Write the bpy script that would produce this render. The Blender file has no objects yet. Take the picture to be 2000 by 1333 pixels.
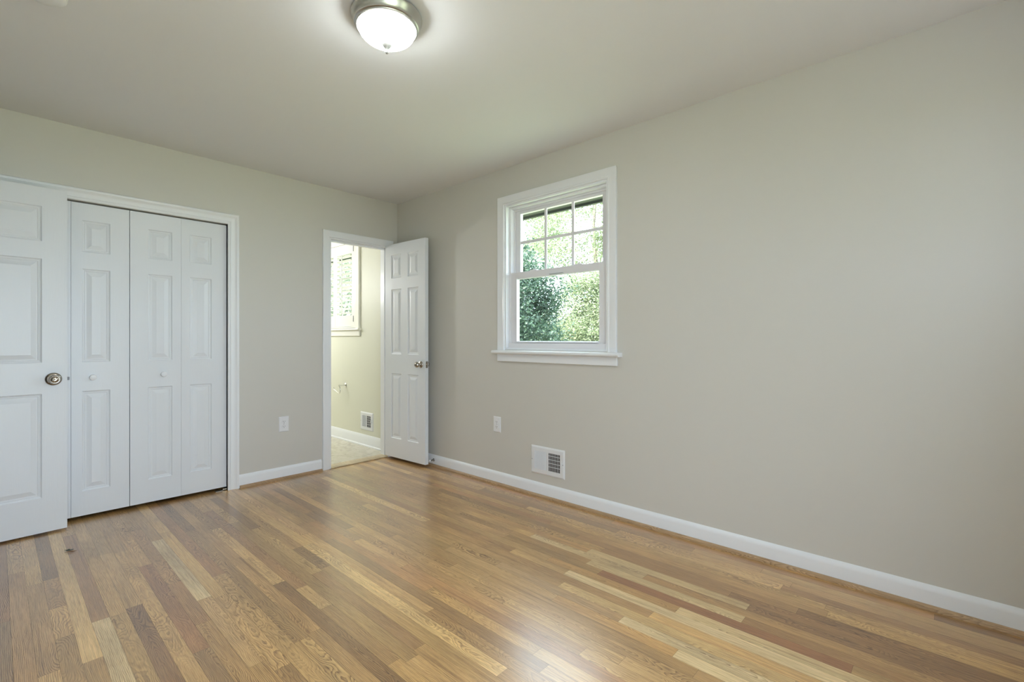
import bpy, math, random
from mathutils import Vector, Matrix
import numpy as np

random.seed(7)
scn = bpy.context.scene
COL = scn.collection

# ------------------------------------------------------------------ camera
CAM = (-2.6546, -3.9682, 1.1263)
HEAD = math.radians(47.3454)
cam_d = bpy.data.cameras.new('camera')
cam = bpy.data.objects.new('camera', cam_d)
COL.objects.link(cam)
cam.location = CAM
cam.rotation_euler = (math.radians(90), 0, -HEAD)
cam_d.sensor_width = 36.0
cam_d.lens = 36.0 * 930.9 / 2000
cam_d.shift_y = -3.5 / 2000
cam_d.clip_start = 0.02
cam_d.clip_end = 300
scn.camera = cam

# ------------------------------------------------------------------ view / world / sun / daylight
scn.view_settings.view_transform = 'Standard'
scn.view_settings.look = 'None'
scn.view_settings.gamma = 1.0
scn.view_settings.use_curve_mapping = False
scn.view_settings.exposure = -0.25
try:
    scn.cycles.use_denoising = True
    scn.cycles.max_bounces = 12
    scn.cycles.diffuse_bounces = 8
    scn.cycles.glossy_bounces = 6
    scn.cycles.transparent_max_bounces = 16
    scn.cycles.sample_clamp_indirect = 4.0
    scn.cycles.caustics_reflective = False
    scn.cycles.caustics_refractive = False
except Exception:
    pass

world = bpy.data.worlds.new('world')
scn.world = world
world.use_nodes = True
wn = world.node_tree.nodes
wn['Background'].inputs[0].default_value = (0.73, 0.87, 1.0, 1)
wn['Background'].inputs[1].default_value = 14.0


def light(name, kind, loc, energy, color, rot=(0, 0, 0), **kw):
    d = bpy.data.lights.new(name, kind)
    d.energy = energy
    d.color = color
    for k, v in kw.items():
        setattr(d, k, v)
    o = bpy.data.objects.new(name, d)
    o.location = loc
    o.rotation_euler = rot
    COL.objects.link(o)
    return o


sun = light('sun', 'SUN', (0, 0, 20), 60.0, (1.0, 0.96, 0.88), angle=math.radians(3))
sun.rotation_euler = Vector((0.62, -0.22, -0.75)).to_track_quat('-Z', 'Y').to_euler()
# part of the daylight comes by openings added behind the camera
# sky portals at the openings (they only steer sampling, they give no light)
for nm, loc, rot, sx, sy in (('sky_portal', (0.16, -1.903, 1.6), (0, math.radians(90), 0), 1.1, 0.9),
                             ('sky_portal', (-2.40, -4.70, 1.05), (math.radians(90), 0, 0), 1.18, 2.0),
                             ('sky_portal', (-0.72, -4.70, 1.675), (math.radians(90), 0, 0), 0.38, 0.73),
                             ('sky_portal', (0.16, 1.23, 1.73), (0, math.radians(90), 0), 0.95, 0.9)):
    p = light(nm, 'AREA', loc, 1, (1, 1, 1), rot=rot, shape='RECTANGLE', size=sx, size_y=sy)
    p.data.cycles.is_portal = True

H = 2.44          # ceiling
XL = -3.16        # left side wall
YB = -4.60        # wall behind the camera


# ------------------------------------------------------------------ materials
def mat(name, color=(0.8, 0.8, 0.8), rough=0.5, metal=0.0, spec=0.5):
    m = bpy.data.materials.new(name)
    m.use_nodes = True
    b = m.node_tree.nodes['Principled BSDF']
    b.inputs['Base Color'].default_value = (*color, 1)
    b.inputs['Roughness'].default_value = rough
    b.inputs['Metallic'].default_value = metal
    b.inputs['Specular IOR Level'].default_value = spec
    return m


class NT:
    """small helper to wire shader nodes"""
    def __init__(self, m):
        self.t = m.node_tree
        self.b = self.t.nodes['Principled BSDF']

    def n(self, kind, **kw):
        nd = self.t.nodes.new(kind)
        for k, v in kw.items():
            setattr(nd, k, v)
        return nd

    def put(self, sock, v):
        if hasattr(v, 'is_linked') or isinstance(v, bpy.types.NodeSocket):
            self.t.links.new(v, sock)
        else:
            sock.default_value = v

    def math(self, op, a, b=0.0, c=0.0, clamp=False):
        nd = self.n('ShaderNodeMath', operation=op, use_clamp=clamp)
        self.put(nd.inputs[0], a)
        self.put(nd.inputs[1], b)
        self.put(nd.inputs[2], c)
        return nd.outputs[0]

    def noise(self, vec, scale=1.0, detail=2.0, rough=0.5):
        nd = self.n('ShaderNodeTexNoise')
        if vec is not None:
            self.put(nd.inputs['Vector'], vec)
        nd.inputs['Scale'].default_value = scale
        nd.inputs['Detail'].default_value = detail
        nd.inputs['Roughness'].default_value = rough
        return nd.outputs['Fac']

    def xyz(self, x, y, z):
        nd = self.n('ShaderNodeCombineXYZ')
        self.put(nd.inputs[0], x)
        self.put(nd.inputs[1], y)
        self.put(nd.inputs[2], z)
        return nd.outputs[0]

    def mix(self, fac, a, b, blend='MIX'):
        nd = self.n('ShaderNodeMix', data_type='RGBA', blend_type=blend)
        self.put(nd.inputs[0], fac)
        self.put(nd.inputs[6], (*a[:3], 1) if isinstance(a, tuple) else a)
        self.put(nd.inputs[7], (*b[:3], 1) if isinstance(b, tuple) else b)
        return nd.outputs[2]

    def ramp(self, fac, stops):
        nd = self.n('ShaderNodeValToRGB')
        self.put(nd.inputs[0], fac)
        e = nd.color_ramp.elements
        while len(e) < len(stops):
            e.new(0.5)
        for i, (p, c) in enumerate(stops):
            e[i].position = p
            e[i].color = c if len(c) == 4 else (*c, 1)
        return nd.outputs[0]

    def bump(self, height, strength=0.2, dist=0.01):
        nd = self.n('ShaderNodeBump')
        nd.inputs['Strength'].default_value = strength
        nd.inputs['Distance'].default_value = dist
        self.put(nd.inputs['Height'], height)
        self.t.links.new(nd.outputs[0], self.b.inputs['Normal'])


def paint(name, color, rough, bump=0.06, scale=220):
    m = mat(name, color, rough)
    k = NT(m)
    co = k.n('ShaderNodeTexCoord').outputs['Object']
    k.bump(k.noise(co, scale, 3.0), bump, 0.002)
    return m


M_WALL = paint('beige wall paint', (0.58, 0.567, 0.530), 0.55, 0.08)
M_BATHWALL = paint('lamplit bathroom paint', (0.66, 0.66, 0.56), 0.5, 0.06)  # yellow of warm lamplight is mixed into this wall colour
M_CEIL = paint('ceiling paint', (0.745, 0.75, 0.775), 0.7, 0.08, 160)
M_TRIM = paint('white trim gloss', (0.80, 0.82, 0.855), 0.28, 0.02, 60)
M_VINYL = paint('white window vinyl', (0.76, 0.76, 0.80), 0.35, 0.01, 60)
M_SHUT = paint('shutter white', (0.80, 0.79, 0.74), 0.35, 0.01, 60)
M_PLATE = mat('outlet plastic', (0.76, 0.77, 0.80), 0.3)
M_VENT = mat('vent enamel', (0.74, 0.75, 0.77), 0.4)
M_BLACK = mat('black shade', (0.008, 0.008, 0.008), 0.7)
M_SLOT = mat('dark slot', (0.05, 0.05, 0.05), 0.6)
M_CLOSETSHADE = mat('closet shade', (0.05, 0.045, 0.04), 0.8)  # darkness of the shut closet put into the wall colour
M_CHROME = mat('polished chrome', (0.82, 0.82, 0.82), 0.08, 1.0)
M_KNOB = mat('satin nickel', (0.42, 0.38, 0.33), 0.2, 1.0)
M_SEAL = mat('grey seal', (0.25, 0.26, 0.29), 0.5)
M_RUB = mat('dark rubber', (0.02, 0.02, 0.022), 0.5)


M_SATIN = mat('satin nickel cap', (0.30, 0.30, 0.29), 0.5, 0.6)


M_DARKMET = mat('dark bronze', (0.16, 0.15, 0.14), 0.35, 1.0)


def brushed():
    m = mat('brushed nickel', (0.52, 0.51, 0.48), 0.28, 1.0)
    m.node_tree.nodes['Principled BSDF'].inputs['Anisotropic'].default_value = 0.5
    return m


M_NICKEL = brushed()


def door_mat():
    """moulded white door skin with a faint pressed wood grain"""
    m = mat('white moulded door', (0.735, 0.765, 0.81), 0.33)
    k = NT(m)
    co = k.n('ShaderNodeTexCoord').outputs['Object']
    s = k.n('ShaderNodeVectorMath', operation='MULTIPLY')
    k.put(s.inputs[0], co)
    s.inputs[1].default_value = (260, 260, 9)
    k.bump(k.noise(s.outputs[0], 1.0, 3.0, 0.6), 0.14, 0.002)
    return m


M_DOOR = door_mat()


def glass_mat():
    m = bpy.data.materials.new('window glass')
    m.use_nodes = True
    t = m.node_tree
    t.nodes.remove(t.nodes['Principled BSDF'])
    out = t.nodes['Material Output']
    tr = t.nodes.new('ShaderNodeBsdfTransparent')
    tr.inputs[0].default_value = (0.97, 0.985, 0.975, 1)
    gl = t.nodes.new('ShaderNodeBsdfGlossy')
    gl.inputs['Roughness'].default_value = 0.0
    fr = t.nodes.new('ShaderNodeFresnel')
    fr.inputs[0].default_value = 1.45
    mx = t.nodes.new('ShaderNodeMixShader')
    ge = t.nodes.new('ShaderNodeNewGeometry')          # reflect at the outer faces only
    inv = t.nodes.new('ShaderNodeMath')
    inv.operation = 'SUBTRACT'
    inv.inputs[0].default_value = 1.0
    t.links.new(ge.outputs['Backfacing'], inv.inputs[1])
    mu = t.nodes.new('ShaderNodeMath')
    mu.operation = 'MULTIPLY'
    t.links.new(fr.outputs[0], mu.inputs[0])
    t.links.new(inv.outputs[0], mu.inputs[1])
    t.links.new(mu.outputs[0], mx.inputs[0])
    t.links.new(tr.outputs[0], mx.inputs[1])
    t.links.new(gl.outputs[0], mx.inputs[2])
    t.links.new(mx.outputs[0], out.inputs[0])
    return m


M_GLASS = glass_mat()


def dome_mat():
    m = mat('lit frosted glass', (0.9, 0.9, 0.88), 0.25)
    b = m.node_tree.nodes['Principled BSDF']
    b.inputs['Emission Color'].default_value = (0.95, 1.0, 0.975, 1)
    b.inputs['Emission Strength'].default_value = 60.0
    return m


M_DOME = dome_mat()


def oak(name, board=True, tone=(0.40, 0.27, 0.155, 1)):
    base_tone = tone
    m = mat(name, (0.5, 0.35, 0.2), 0.27)
    k = NT(m)
    k.b.inputs['Coat Weight'].default_value = 1.0 if board else 0.0
    k.b.inputs['Coat Roughness'].default_value = 0.27
    k.b.inputs['Coat IOR'].default_value = 1.68
    if board:
        uv = k.n('ShaderNodeUVMap', uv_map='grain').outputs[0]
        at = k.n('ShaderNodeAttribute', attribute_name='cut')
        cut = k.n('ShaderNodeSeparateXYZ')
        k.put(cut.inputs[0], at.outputs['Vector'])
        cx, cz, seed = cut.outputs
        tone = k.n('ShaderNodeAttribute', attribute_name='tone').outputs['Color']
        sp = k.n('ShaderNodeSeparateXYZ')
        k.put(sp.inputs[0], uv)
        u, v = sp.outputs[0], sp.outputs[1]
    else:
        co = k.n('ShaderNodeTexCoord').outputs['Object']
        sp = k.n('ShaderNodeSeparateXYZ')
        k.put(sp.inputs[0], co)
        u = k.math('ADD', sp.outputs[0], sp.outputs[2])
        v = k.math('ADD', sp.outputs[1], k.math('MULTIPLY', sp.outputs[0], 1.0))
        cx, cz, seed = 0.03, 0.01, 3.0
        tone = base_tone
    sz = k.math('MULTIPLY', seed, 13.7)
    # slow wander of the annual rings along the board
    n1 = k.noise(k.xyz(k.math('MULTIPLY', u, 10.0), k.math('MULTIPLY', v, 3.0), sz), 1.0, 2.0, 0.5)
    n2 = k.noise(k.xyz(k.math('MULTIPLY', u, 45.0), k.math('MULTIPLY', v, 16.0), sz), 1.0, 3.0, 0.6)
    wob = k.math('MULTIPLY', k.math('SUBTRACT', n1, 0.5), 0.135)
    wob2 = k.math('MULTIPLY', k.math('SUBTRACT', n2, 0.5), 0.0065)
    px = k.math('ADD', u, cx)
    pz = k.math('ADD', k.math('ADD', cz, wob), k.math('MULTIPLY', v, 0.012))
    r = k.math('SQRT', k.math('ADD', k.math('MULTIPLY', px, px), k.math('MULTIPLY', pz, pz)))
    r = k.math('ADD', r, wob2)
    fr = k.math('FRACT', k.math('MULTIPLY', r, 215.0))
    # earlywood band: sharp on one side, fading on the other
    ring = k.math('POWER', fr, 2.2)
    ring = k.math('MULTIPLY', ring, k.math('MULTIPLY', k.math('SUBTRACT', 1.0, fr), 9.0, clamp=True))
    # stretches where the figure is strong or almost absent
    amt = k.noise(k.xyz(k.math('MULTIPLY', u, 5.0), k.math('MULTIPLY', v, 2.0), k.math('ADD', sz, 5.0)), 1.0, 1.0)
    amt = k.math('ADD', k.math('MULTIPLY', k.math('SUBTRACT', amt, 0.30), 1.9, clamp=True), 0.25, clamp=True)
    # open pores: short fine dashes
    pore = k.noise(k.xyz(k.math('MULTIPLY', u, 330.0), k.math('MULTIPLY', v, 14.0), sz), 1.0, 3.0, 0.7)
    pore = k.math('MULTIPLY', k.math('SUBTRACT', pore, 0.44), 3.2, clamp=True)
    fine = k.noise(k.xyz(k.math('MULTIPLY', u, 230.0), k.math('MULTIPLY', v, 5.0), k.math('ADD', sz, 3.0)), 1.0, 3.0, 0.6)
    fine = k.math('ADD', k.math('MULTIPLY', fine, 0.9), 0.58)
    ring = k.math('MULTIPLY', k.math('MULTIPLY', ring, amt), k.math('ADD', k.math('MULTIPLY', pore, 0.7), 1.0), clamp=True)
    # long mineral streaks
    st = k.noise(k.xyz(k.math('MULTIPLY', u, 55.0), k.math('MULTIPLY', v, 1.1), k.math('ADD', sz, 9.0)), 1.0, 2.0)
    st = k.math('MULTIPLY', k.math('SUBTRACT', st, 0.60), 4.5, clamp=True)
    big = k.noise(k.xyz(k.math('MULTIPLY', u, 8.0), k.math('MULTIPLY', v, 2.3), k.math('ADD', sz, 2.0)), 1.0, 2.0)
    big = k.math('MULTIPLY', k.math('ADD', k.math('MULTIPLY', big, 0.7), 0.75), fine)
    c = k.mix(1.0, tone, k.xyz(big, big, big), 'MULTIPLY')
    c = k.mix(ring, c, k.mix(1.0, c, (0.30, 0.215, 0.15), 'MULTIPLY'))
    c = k.mix(k.math('MULTIPLY', pore, 0.8), c, k.mix(1.0, c, (0.66, 0.57, 0.48), 'MULTIPLY'))
    c = k.mix(k.math('MULTIPLY', st, 0.8), c, k.mix(1.0, c, (0.50, 0.40, 0.33), 'MULTIPLY'))
    k.t.links.new(c, k.b.inputs['Base Color'])
    rg = k.math('ADD', k.math('MULTIPLY', k.math('ADD', ring, pore), 0.05), 0.36)
    k.t.links.new(rg, k.b.inputs['Roughness'])
    k.bump(k.math('ADD', k.math('MULTIPLY', ring, -0.5), k.math('MULTIPLY', pore, -0.6)), 0.06, 0.0008)
    return m


M_OAK = oak('oak strip')
M_OAKTRIM = oak('oak moulding', False)
M_OAKLIT = oak('lightened oak threshold', False, (0.66, 0.56, 0.38, 1))  # paler oak: bathroom light on the threshold is put into the tone


def vinyl_floor():
    m = mat('marbled vinyl', (0.6, 0.55, 0.45), 0.25)
    k = NT(m)
    co = k.n('ShaderNodeTexCoord').outputs['Object']
    w = k.n('ShaderNodeVectorMath', operation='ADD')
    nz = k.n('ShaderNodeTexNoise')
    nz.inputs['Scale'].default_value = 5.0
    k.put(nz.inputs['Vector'], co)
    k.put(w.inputs[0], co)
    k.put(w.inputs[1], nz.outputs['Color'])
    f = k.noise(w.outputs[0], 7.0, 5.0, 0.62)
    c = k.ramp(f, [(0.30, (0.42, 0.38, 0.30)), (0.46, (0.56, 0.52, 0.42)), (0.60, (0.66, 0.62, 0.53)), (0.75, (0.58, 0.54, 0.45))])
    k.t.links.new(c, k.b.inputs['Base Color'])
    return m


M_VINYLFLOOR = vinyl_floor()


def leaf_mat(name, c0, c1, trans=0.35):
    m = bpy.data.materials.new(name)
    m.use_nodes = True
    k = NT(m)
    t = m.node_tree
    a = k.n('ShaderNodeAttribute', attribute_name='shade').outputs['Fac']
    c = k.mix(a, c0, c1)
    k.put(k.b.inputs['Base Color'], c)
    k.b.inputs['Roughness'].default_value = 0.55
    tl = t.nodes.new('ShaderNodeBsdfTranslucent')
    t.links.new(c, tl.inputs[0])
    mx = t.nodes.new('ShaderNodeMixShader')
    mx.inputs[0].default_value = trans
    t.links.new(k.b.outputs[0], mx.inputs[1])
    t.links.new(tl.outputs[0], mx.inputs[2])
    t.links.new(mx.outputs[0], t.nodes['Material Output'].inputs[0])
    return m


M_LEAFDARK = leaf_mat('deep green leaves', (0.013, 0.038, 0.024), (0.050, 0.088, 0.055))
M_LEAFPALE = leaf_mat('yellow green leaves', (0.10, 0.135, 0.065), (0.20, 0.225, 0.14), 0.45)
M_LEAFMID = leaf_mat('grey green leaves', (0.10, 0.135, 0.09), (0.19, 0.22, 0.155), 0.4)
M_BARK = mat('bark', (0.12, 0.10, 0.08), 0.9)
M_GRASS = mat('lawn', (0.24, 0.27, 0.16), 0.9)
M_SIDING = mat('exterior soffit', (0.045, 0.05, 0.04), 0.7)


# ------------------------------------------------------------------ mesh helpers
class MB:
    def __init__(self):
        self.v, self.f, self.mi = [], [], []

    def add(self, vs, fs, mi=0):
        o = len(self.v)
        self.v += [tuple(p) for p in vs]
        for f in fs:
            self.f.append([i + o for i in f])
            self.mi.append(mi)

    def box(self, x0, x1, y0, y1, z0, z1, mi=0, M=None):
        vs = [Vector((x, y, z)) for z in (z0, z1) for y in (y0, y1) for x in (x0, x1)]
        if M is not None:
            vs = [M @ p for p in vs]
        self.add(vs, [(0, 2, 3, 1), (4, 5, 7, 6), (0, 1, 5, 4), (2, 6, 7, 3), (0, 4, 6, 2), (1, 3, 7, 5)], mi)

    def quad(self, *p, mi=0):
        self.add(p, [(0, 1, 2, 3)], mi)

    def sweep(self, rings, closed=True, caps=True, mi=0):
        n = len(rings[0])
        vs = [p for r in rings for p in r]
        fs = []
        for i in range(len(rings) - 1):
            for j in range(n if closed else n - 1):
                a, b = i * n + j, i * n + (j + 1) % n
                fs.append((a, b, b + n, a + n))
        if caps:
            fs.append(tuple(range(n - 1, -1, -1)))
            fs.append(tuple((len(rings) - 1) * n + j for j in range(n)))
        self.add(vs, fs, mi)

    def lathe(self, prof, M=None, n=40, mi=0):
        """prof: (radius, height) about local z"""
        rings = []
        for r, z in prof:
            rings.append([Vector((max(r, 1e-5) * math.cos(2 * math.pi * j / n), max(r, 1e-5) * math.sin(2 * math.pi * j / n), z)) for j in range(n)])
        if M is not None:
            rings = [[M @ p for p in r] for r in rings]
        self.sweep(rings, True, True, mi)

    def tube(self, pts, r, n=10, mi=0):
        pts = [Vector(p) for p in pts]
        rr = r if isinstance(r, (list, tuple)) else [r] * len(pts)
        rings = []
        up = Vector((0.13, 0.31, 0.94)).normalized()
        for i, p in enumerate(pts):
            d = (pts[min(i + 1, len(pts) - 1)] - pts[max(i - 1, 0)]).normalized()
            a = d.cross(up)
            if a.length < 1e-3:
                a = d.cross(Vector((1, 0, 0)))
            a.normalize()
            b = d.cross(a).normalized()
            rings.append([p + rr[i] * (math.cos(2 * math.pi * j / n) * a + math.sin(2 * math.pi * j / n) * b) for j in range(n)])
        self.sweep(rings, True, True, mi)

    def build(self, name, mats, parent=None, loc=None, smooth=None, bevel=0.0, seg=2):
        me = bpy.data.meshes.new(name)
        me.from_pydata([tuple(p) for p in self.v], [], self.f)
        if not isinstance(mats, (list, tuple)):
            mats = [mats]
        for m in mats:
            me.materials.append(m)
        for p, i in zip(me.polygons, self.mi):
            p.material_index = i
        import bmesh
        b = bmesh.new()
        b.from_mesh(me)
        bmesh.ops.recalc_face_normals(b, faces=b.faces)
        b.to_mesh(me)
        b.free()
        if smooth:
            me.shade_smooth()
            me.set_sharp_from_angle(angle=math.radians(smooth))
        o = bpy.data.objects.new(name, me)
        COL.objects.link(o)
        if parent is not None:
            o.parent = parent
        if loc is not None:
            o.location = loc
        if bevel:
            md = o.modifiers.new('bevel', 'BEVEL')
            md.width = bevel
            md.segments = seg
            md.limit_method = 'ANGLE'
            md.angle_limit = math.radians(40)
        return o


def tag(o, label=None, cat=None, group=None, kind=None):
    if label:
        o['label'] = label
    if cat:
        o['category'] = cat
    if group:
        o['group'] = group
    if kind:
        o['kind'] = kind
    return o


def struct(o, label, cat):
    return tag(o, label, cat, kind='structure')


def empty(name, loc=(0, 0, 0), rz=0.0):
    o = bpy.data.objects.new(name, None)
    o.location = loc
    o.rotation_euler = (0, 0, rz)
    o.empty_display_size = 0.1
    COL.objects.link(o)
    return o


def wall_mesh(a0, a1, z0, z1, t0, t1, axis, holes):
    """wall slab with rectangular openings; axis 'x': runs along x with thickness in y"""
    A = sorted({a0, a1, *[h[0] for h in holes], *[h[1] for h in holes]})
    Z = sorted({z0, z1, *[h[2] for h in holes], *[h[3] for h in holes]})
    m = MB()
    for i in range(len(A) - 1):
        run = None
        for j in range(len(Z) - 1):
            ca, cz = (A[i] + A[i + 1]) / 2, (Z[j] + Z[j + 1]) / 2
            if any(h[0] < ca < h[1] and h[2] < cz < h[3] for h in holes):
                continue
            if axis == 'x':
                m.box(A[i], A[i + 1], t0, t1, Z[j], Z[j + 1])
            else:
                m.box(t0, t1, A[i], A[i + 1], Z[j], Z[j + 1])
    return m


def casing(m, prof, a0, a1, z0, z1, mp, bottom=False):
    """mitred frame round an opening a0..a1, z0..z1; prof = (offset outward, proud of wall)"""
    def corner(d):
        if bottom:
            return [(a0 - d, z0 - d), (a0 - d, z1 + d), (a1 + d, z1 + d), (a1 + d, z0 - d), (a0 - d, z0 - d)]
        return [(a0 - d, z0), (a0 - d, z1 + d), (a1 + d, z1 + d), (a1 + d, z0)]
    n = len(corner(0))
    rings = []
    for i in range(n):
        rings.append([Vector(mp(*corner(d)[i], p)) for d, p in prof])
    m.sweep(rings, True, not bottom)


mapL = lambda a, z, p: (a, -p, z)          # bedroom side of wall_left
mapR = lambda a, z, p: (-p, a, z)          # bedroom side of wall_right
CASE = [(0, 0), (0, .008), (.003, .011), (.009, .011), (.0105, .0085), (.014, .0085), (.016, .011), (.019, .0115), (.021, .0095), (.036, .0125), (.044, .0165), (.052, .0215), (.060, .0225), (.065, .020), (.068, .012), (.068, 0)]

# ------------------------------------------------------------------ walls, ceiling
CLO = (-2.622, -1.478, 0.0, 1.985)     # closet opening
BDO = (-0.690, -0.108, 0.0, 2.012)     # bathroom doorway
WIN = (-2.357, -1.449, 1.047, 2.152)   # window opening (y range)

o = wall_mesh(XL - .12, 0.0, 0, H, 0.0, 0.12, 'x', [CLO, (BDO[0] - .0005, BDO[1] + .012, 0.0, BDO[3])]).build('wall_left', M_WALL)
struct(o, 'beige wall with the closet and the bathroom doorway', 'wall')
o = wall_mesh(YB - .12, 0.0, 0, H, 0.0, 0.15, 'y', [WIN]).build('wall_right', M_WALL)
struct(o, 'long beige wall with the window and floor vent', 'wall')
RWIN = (-3.0, -1.80, 0.04, 2.06)      # added rear opening, sized for daylight
SWIN = (-0.92, -0.52, 1.3, 2.05)       # small opening added beside it to light the window wall
o = wall_mesh(XL, 0.0, 0, H, YB - .12, YB, 'x', [RWIN, SWIN]).build('wall_back', M_WALL)
struct(o, 'beige wall behind the viewer', 'wall')
EDO = (-0.935, -0.135, 0.0, 2.015)
o = wall_mesh(YB - .12, 0.0, 0, H, XL - .12, XL, 'y', [EDO]).build('wall_side', M_WALL)
struct(o, 'beige side wall with the entry doorway, left of view', 'wall')
m = MB()
m.box(-4.6, 0.15, YB - .12, 2.75, H, H + .12)
struct(m.build('ceiling', M_CEIL), 'off-white painted ceiling', 'ceiling')

# closet interior and small hall beyond the entry door
m = MB()
m.box(-2.80, -2.78, .12, .78, 0, H)
m.box(-1.36, -1.34, .12, .78, 0, H)
m.box(-2.80, -1.34, .76, .78, 0, H)
struct(m.build('wall_closet', M_CLOSETSHADE), 'inside walls of the closet, shade put into their colour', 'wall')
m = MB()
m.box(-4.42, -4.40, -2.2, .72, 0, H)
m.box(-4.42, XL - .12, -2.22, -2.2, 0, H)
m.box(-4.42, XL - .12, .70, .72, 0, H)
m.box(XL - .14, XL - .12, .12, .72, 0, H)
struct(m.build('wall_hall', M_WALL), 'beige hall walls beyond the entry door', 'wall')

# ------------------------------------------------------------------ oak strip floor
W = 0.0546
X0 = -0.537
TONES = [((0.604, 0.367, 0.138), 3), ((0.535, 0.32, 0.118), 7), ((0.488, 0.287, 0.103), 7), ((0.439, 0.252, 0.09), 5),
         ((0.369, 0.207, 0.075), 3.5), ((0.293, 0.156, 0.054), 1.6), ((0.439, 0.231, 0.084), 1.5), ((0.661, 0.422, 0.169), 1)]
LIGHT, CREAM, TAN, BROWN, RED, GREYB = (0.63, 0.448, 0.218), (0.7, 0.513, 0.263), (0.532, 0.301, 0.1), (0.312, 0.162, 0.057), (0.331, 0.139, 0.045), (0.331, 0.188, 0.072)
# boards picked out in the photo: strip -> list of (y_near, y_far, tone)
FIX = {0: [(-3.341, -2.55, LIGHT), (-4.15, -3.341, BROWN)],
       1: [(-4.3, -3.25, BROWN), (-3.25, -2.6, (0.386, 0.211, 0.076))],
       2: [(-4.4, -3.5, BROWN), (-3.5, -2.4, (0.423, 0.234, 0.086))],
       -2: [(-3.355, -2.62, LIGHT), (-4.2, -3.355, (0.405, 0.218, 0.076))],
       -1: [(-4.2, -2.9, (0.46, 0.264, 0.095)), (-2.9, -2.2, LIGHT)],
       -3: [(-3.72, -2.72, RED)],
       -4: [(-3.131, -2.45, TAN), (-4.1, -3.131, LIGHT)],
       -5: [(-3.8, -2.6, CREAM)],
       -9: [(-3.241, -2.7, TAN), (-4.1, -3.241, CREAM)],
       -8: [(-2.992, -2.3, (0.46, 0.279, 0.114)), (-3.9, -2.992, CREAM)],
       -30: [(-1.975, -1.02, (0.367, 0.177, 0.063)), (-2.7, -1.975, GREYB)],
       -28: [(-1.584, -0.7, LIGHT), (-2.2, -1.584, (0.551, 0.332, 0.129))],
       -39: [(-1.2, 0.1, (0.386, 0.203, 0.076)), (-2.2, -1.2, (0.348, 0.203, 0.081))],
       -34: [(-1.46, -0.25, (0.405, 0.218, 0.081)), (-2.3, -1.46, LIGHT)],
       -22: [(-1.8, -0.4, (0.367, 0.195, 0.072))],
       -14: [(-1.52, -0.9, (0.386, 0.218, 0.091))]}


def build_floor():
    rng = random.Random(42)
    V, F, mi, tones, cuts, uvs = [], [], [], [], [], []
    tot = sum(w for _, w in TONES)

    def pick():
        r = rng.random() * tot
        for c, w in TONES:
            r -= w
            if r <= 0:
                break
        j = rng.uniform(0.92, 1.08)
        return tuple(min(1, ch * j * rng.uniform(0.98, 1.02)) for ch in c)

    def board(xa, xb, ya, yb, tone):
        g = 0.0003
        cl = 0.14 * rng.choice((-1, 1)) if rng.random() < 0.42 else rng.uniform(-.022, .022)
        cut = (cl + rng.uniform(-.02, .02), rng.uniform(-.02, .05), rng.uniform(0, 40))
        o = len(V)
        c = (xa + xb) / 2
        sh = rng.uniform(0, 5)
        for x, y in ((xa + g, ya + g), (xb - g, ya + g), (xb - g, yb - g), (xa + g, yb - g)):
            V.append((x, y, 0.0))
            uvs.append((x - c, y + sh))
        F.append((o, o + 1, o + 2, o + 3))
        mi.append(0)
        tones.append(tone)
        cuts.append(cut)
    smin = int(math.floor((-4.42 - X0) / W))
    smax = int(math.ceil((0.0 - X0) / W))
    for s in range(smin, smax):
        xa, xb = X0 + s * W, X0 + (s + 1) * W
        yend = 0.78 if xb < -1.34 else 0.05
        spans = sorted(FIX.get(s, []))
        y = YB - 0.12 - rng.uniform(0, .5)
        while y < yend:
            hit = next((sp for sp in spans if sp[0] <= y + 1e-6 < sp[1]), None)
            if hit:
                y2, tone = hit[1], hit[2]
            else:
                y2, tone = y + rng.choice((.32, .5, .7, .9, 1.1, 1.35, 1.6)) * rng.uniform(.85, 1.15), pick()
                nx = next((sp for sp in spans if sp[0] > y), None)
                if nx and y2 > nx[0] - .12:
                    y2 = nx[0]
            board(xa, xb, max(y, YB - .12), min(y2, yend), tone) if min(y2, yend) - max(y, YB - .12) > .01 else None
            y = y2
    o = len(V)                                           # dark bed seen in the joints
    V.extend([(-4.42, YB - .12, -.003), (0, YB - .12, -.003), (0, .8, -.003), (-4.42, .8, -.003)])
    uvs.extend([(0, 0)] * 4)
    F.append((o, o + 1, o + 2, o + 3))
    mi.append(1)
    tones.append((.1, .06, .03))
    cuts.append((0, 0, 0))
    me = bpy.data.meshes.new('floor')
    me.from_pydata(V, [], F)
    me.materials.append(M_OAK)
    me.materials.append(mat('joint bed', (.05, .03, .015), .8))
    me.polygons.foreach_set('material_index', mi)
    me.attributes.new('tone', 'FLOAT_COLOR', 'FACE')
    me.attributes.new('cut', 'FLOAT_VECTOR', 'FACE')
    me.uv_layers.new(name='grain')
    me.attributes['tone'].data.foreach_set('color', [c for t in tones for c in (*t, 1)])
    me.attributes['cut'].data.foreach_set('vector', [c for t in cuts for c in t])
    uv = me.uv_layers['grain']
    for lp in me.loops:
        uv.data[lp.index].uv = uvs[lp.vertex_index]
    ob = bpy.data.objects.new('floor', me)
    COL.objects.link(ob)
    return struct(ob, 'varnished oak strip floor', 'floor')


build_floor()

# ------------------------------------------------------------------ mouldings
BASE = [(0.0, 0.0), (0.014, 0.0), (0.014, .072), (.012, .084), (.006, .094), (.0, .098)]   # (proud, z)


def run_profile(m, prof, p0, p1, nrm):
    nrm = Vector((*nrm, 0))
    rings = []
    for p in (p0, p1):
        rings.append([Vector((*p, 0)) + nrm * d + Vector((0, 0, z)) for d, z in prof])
    m.sweep(rings)


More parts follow.
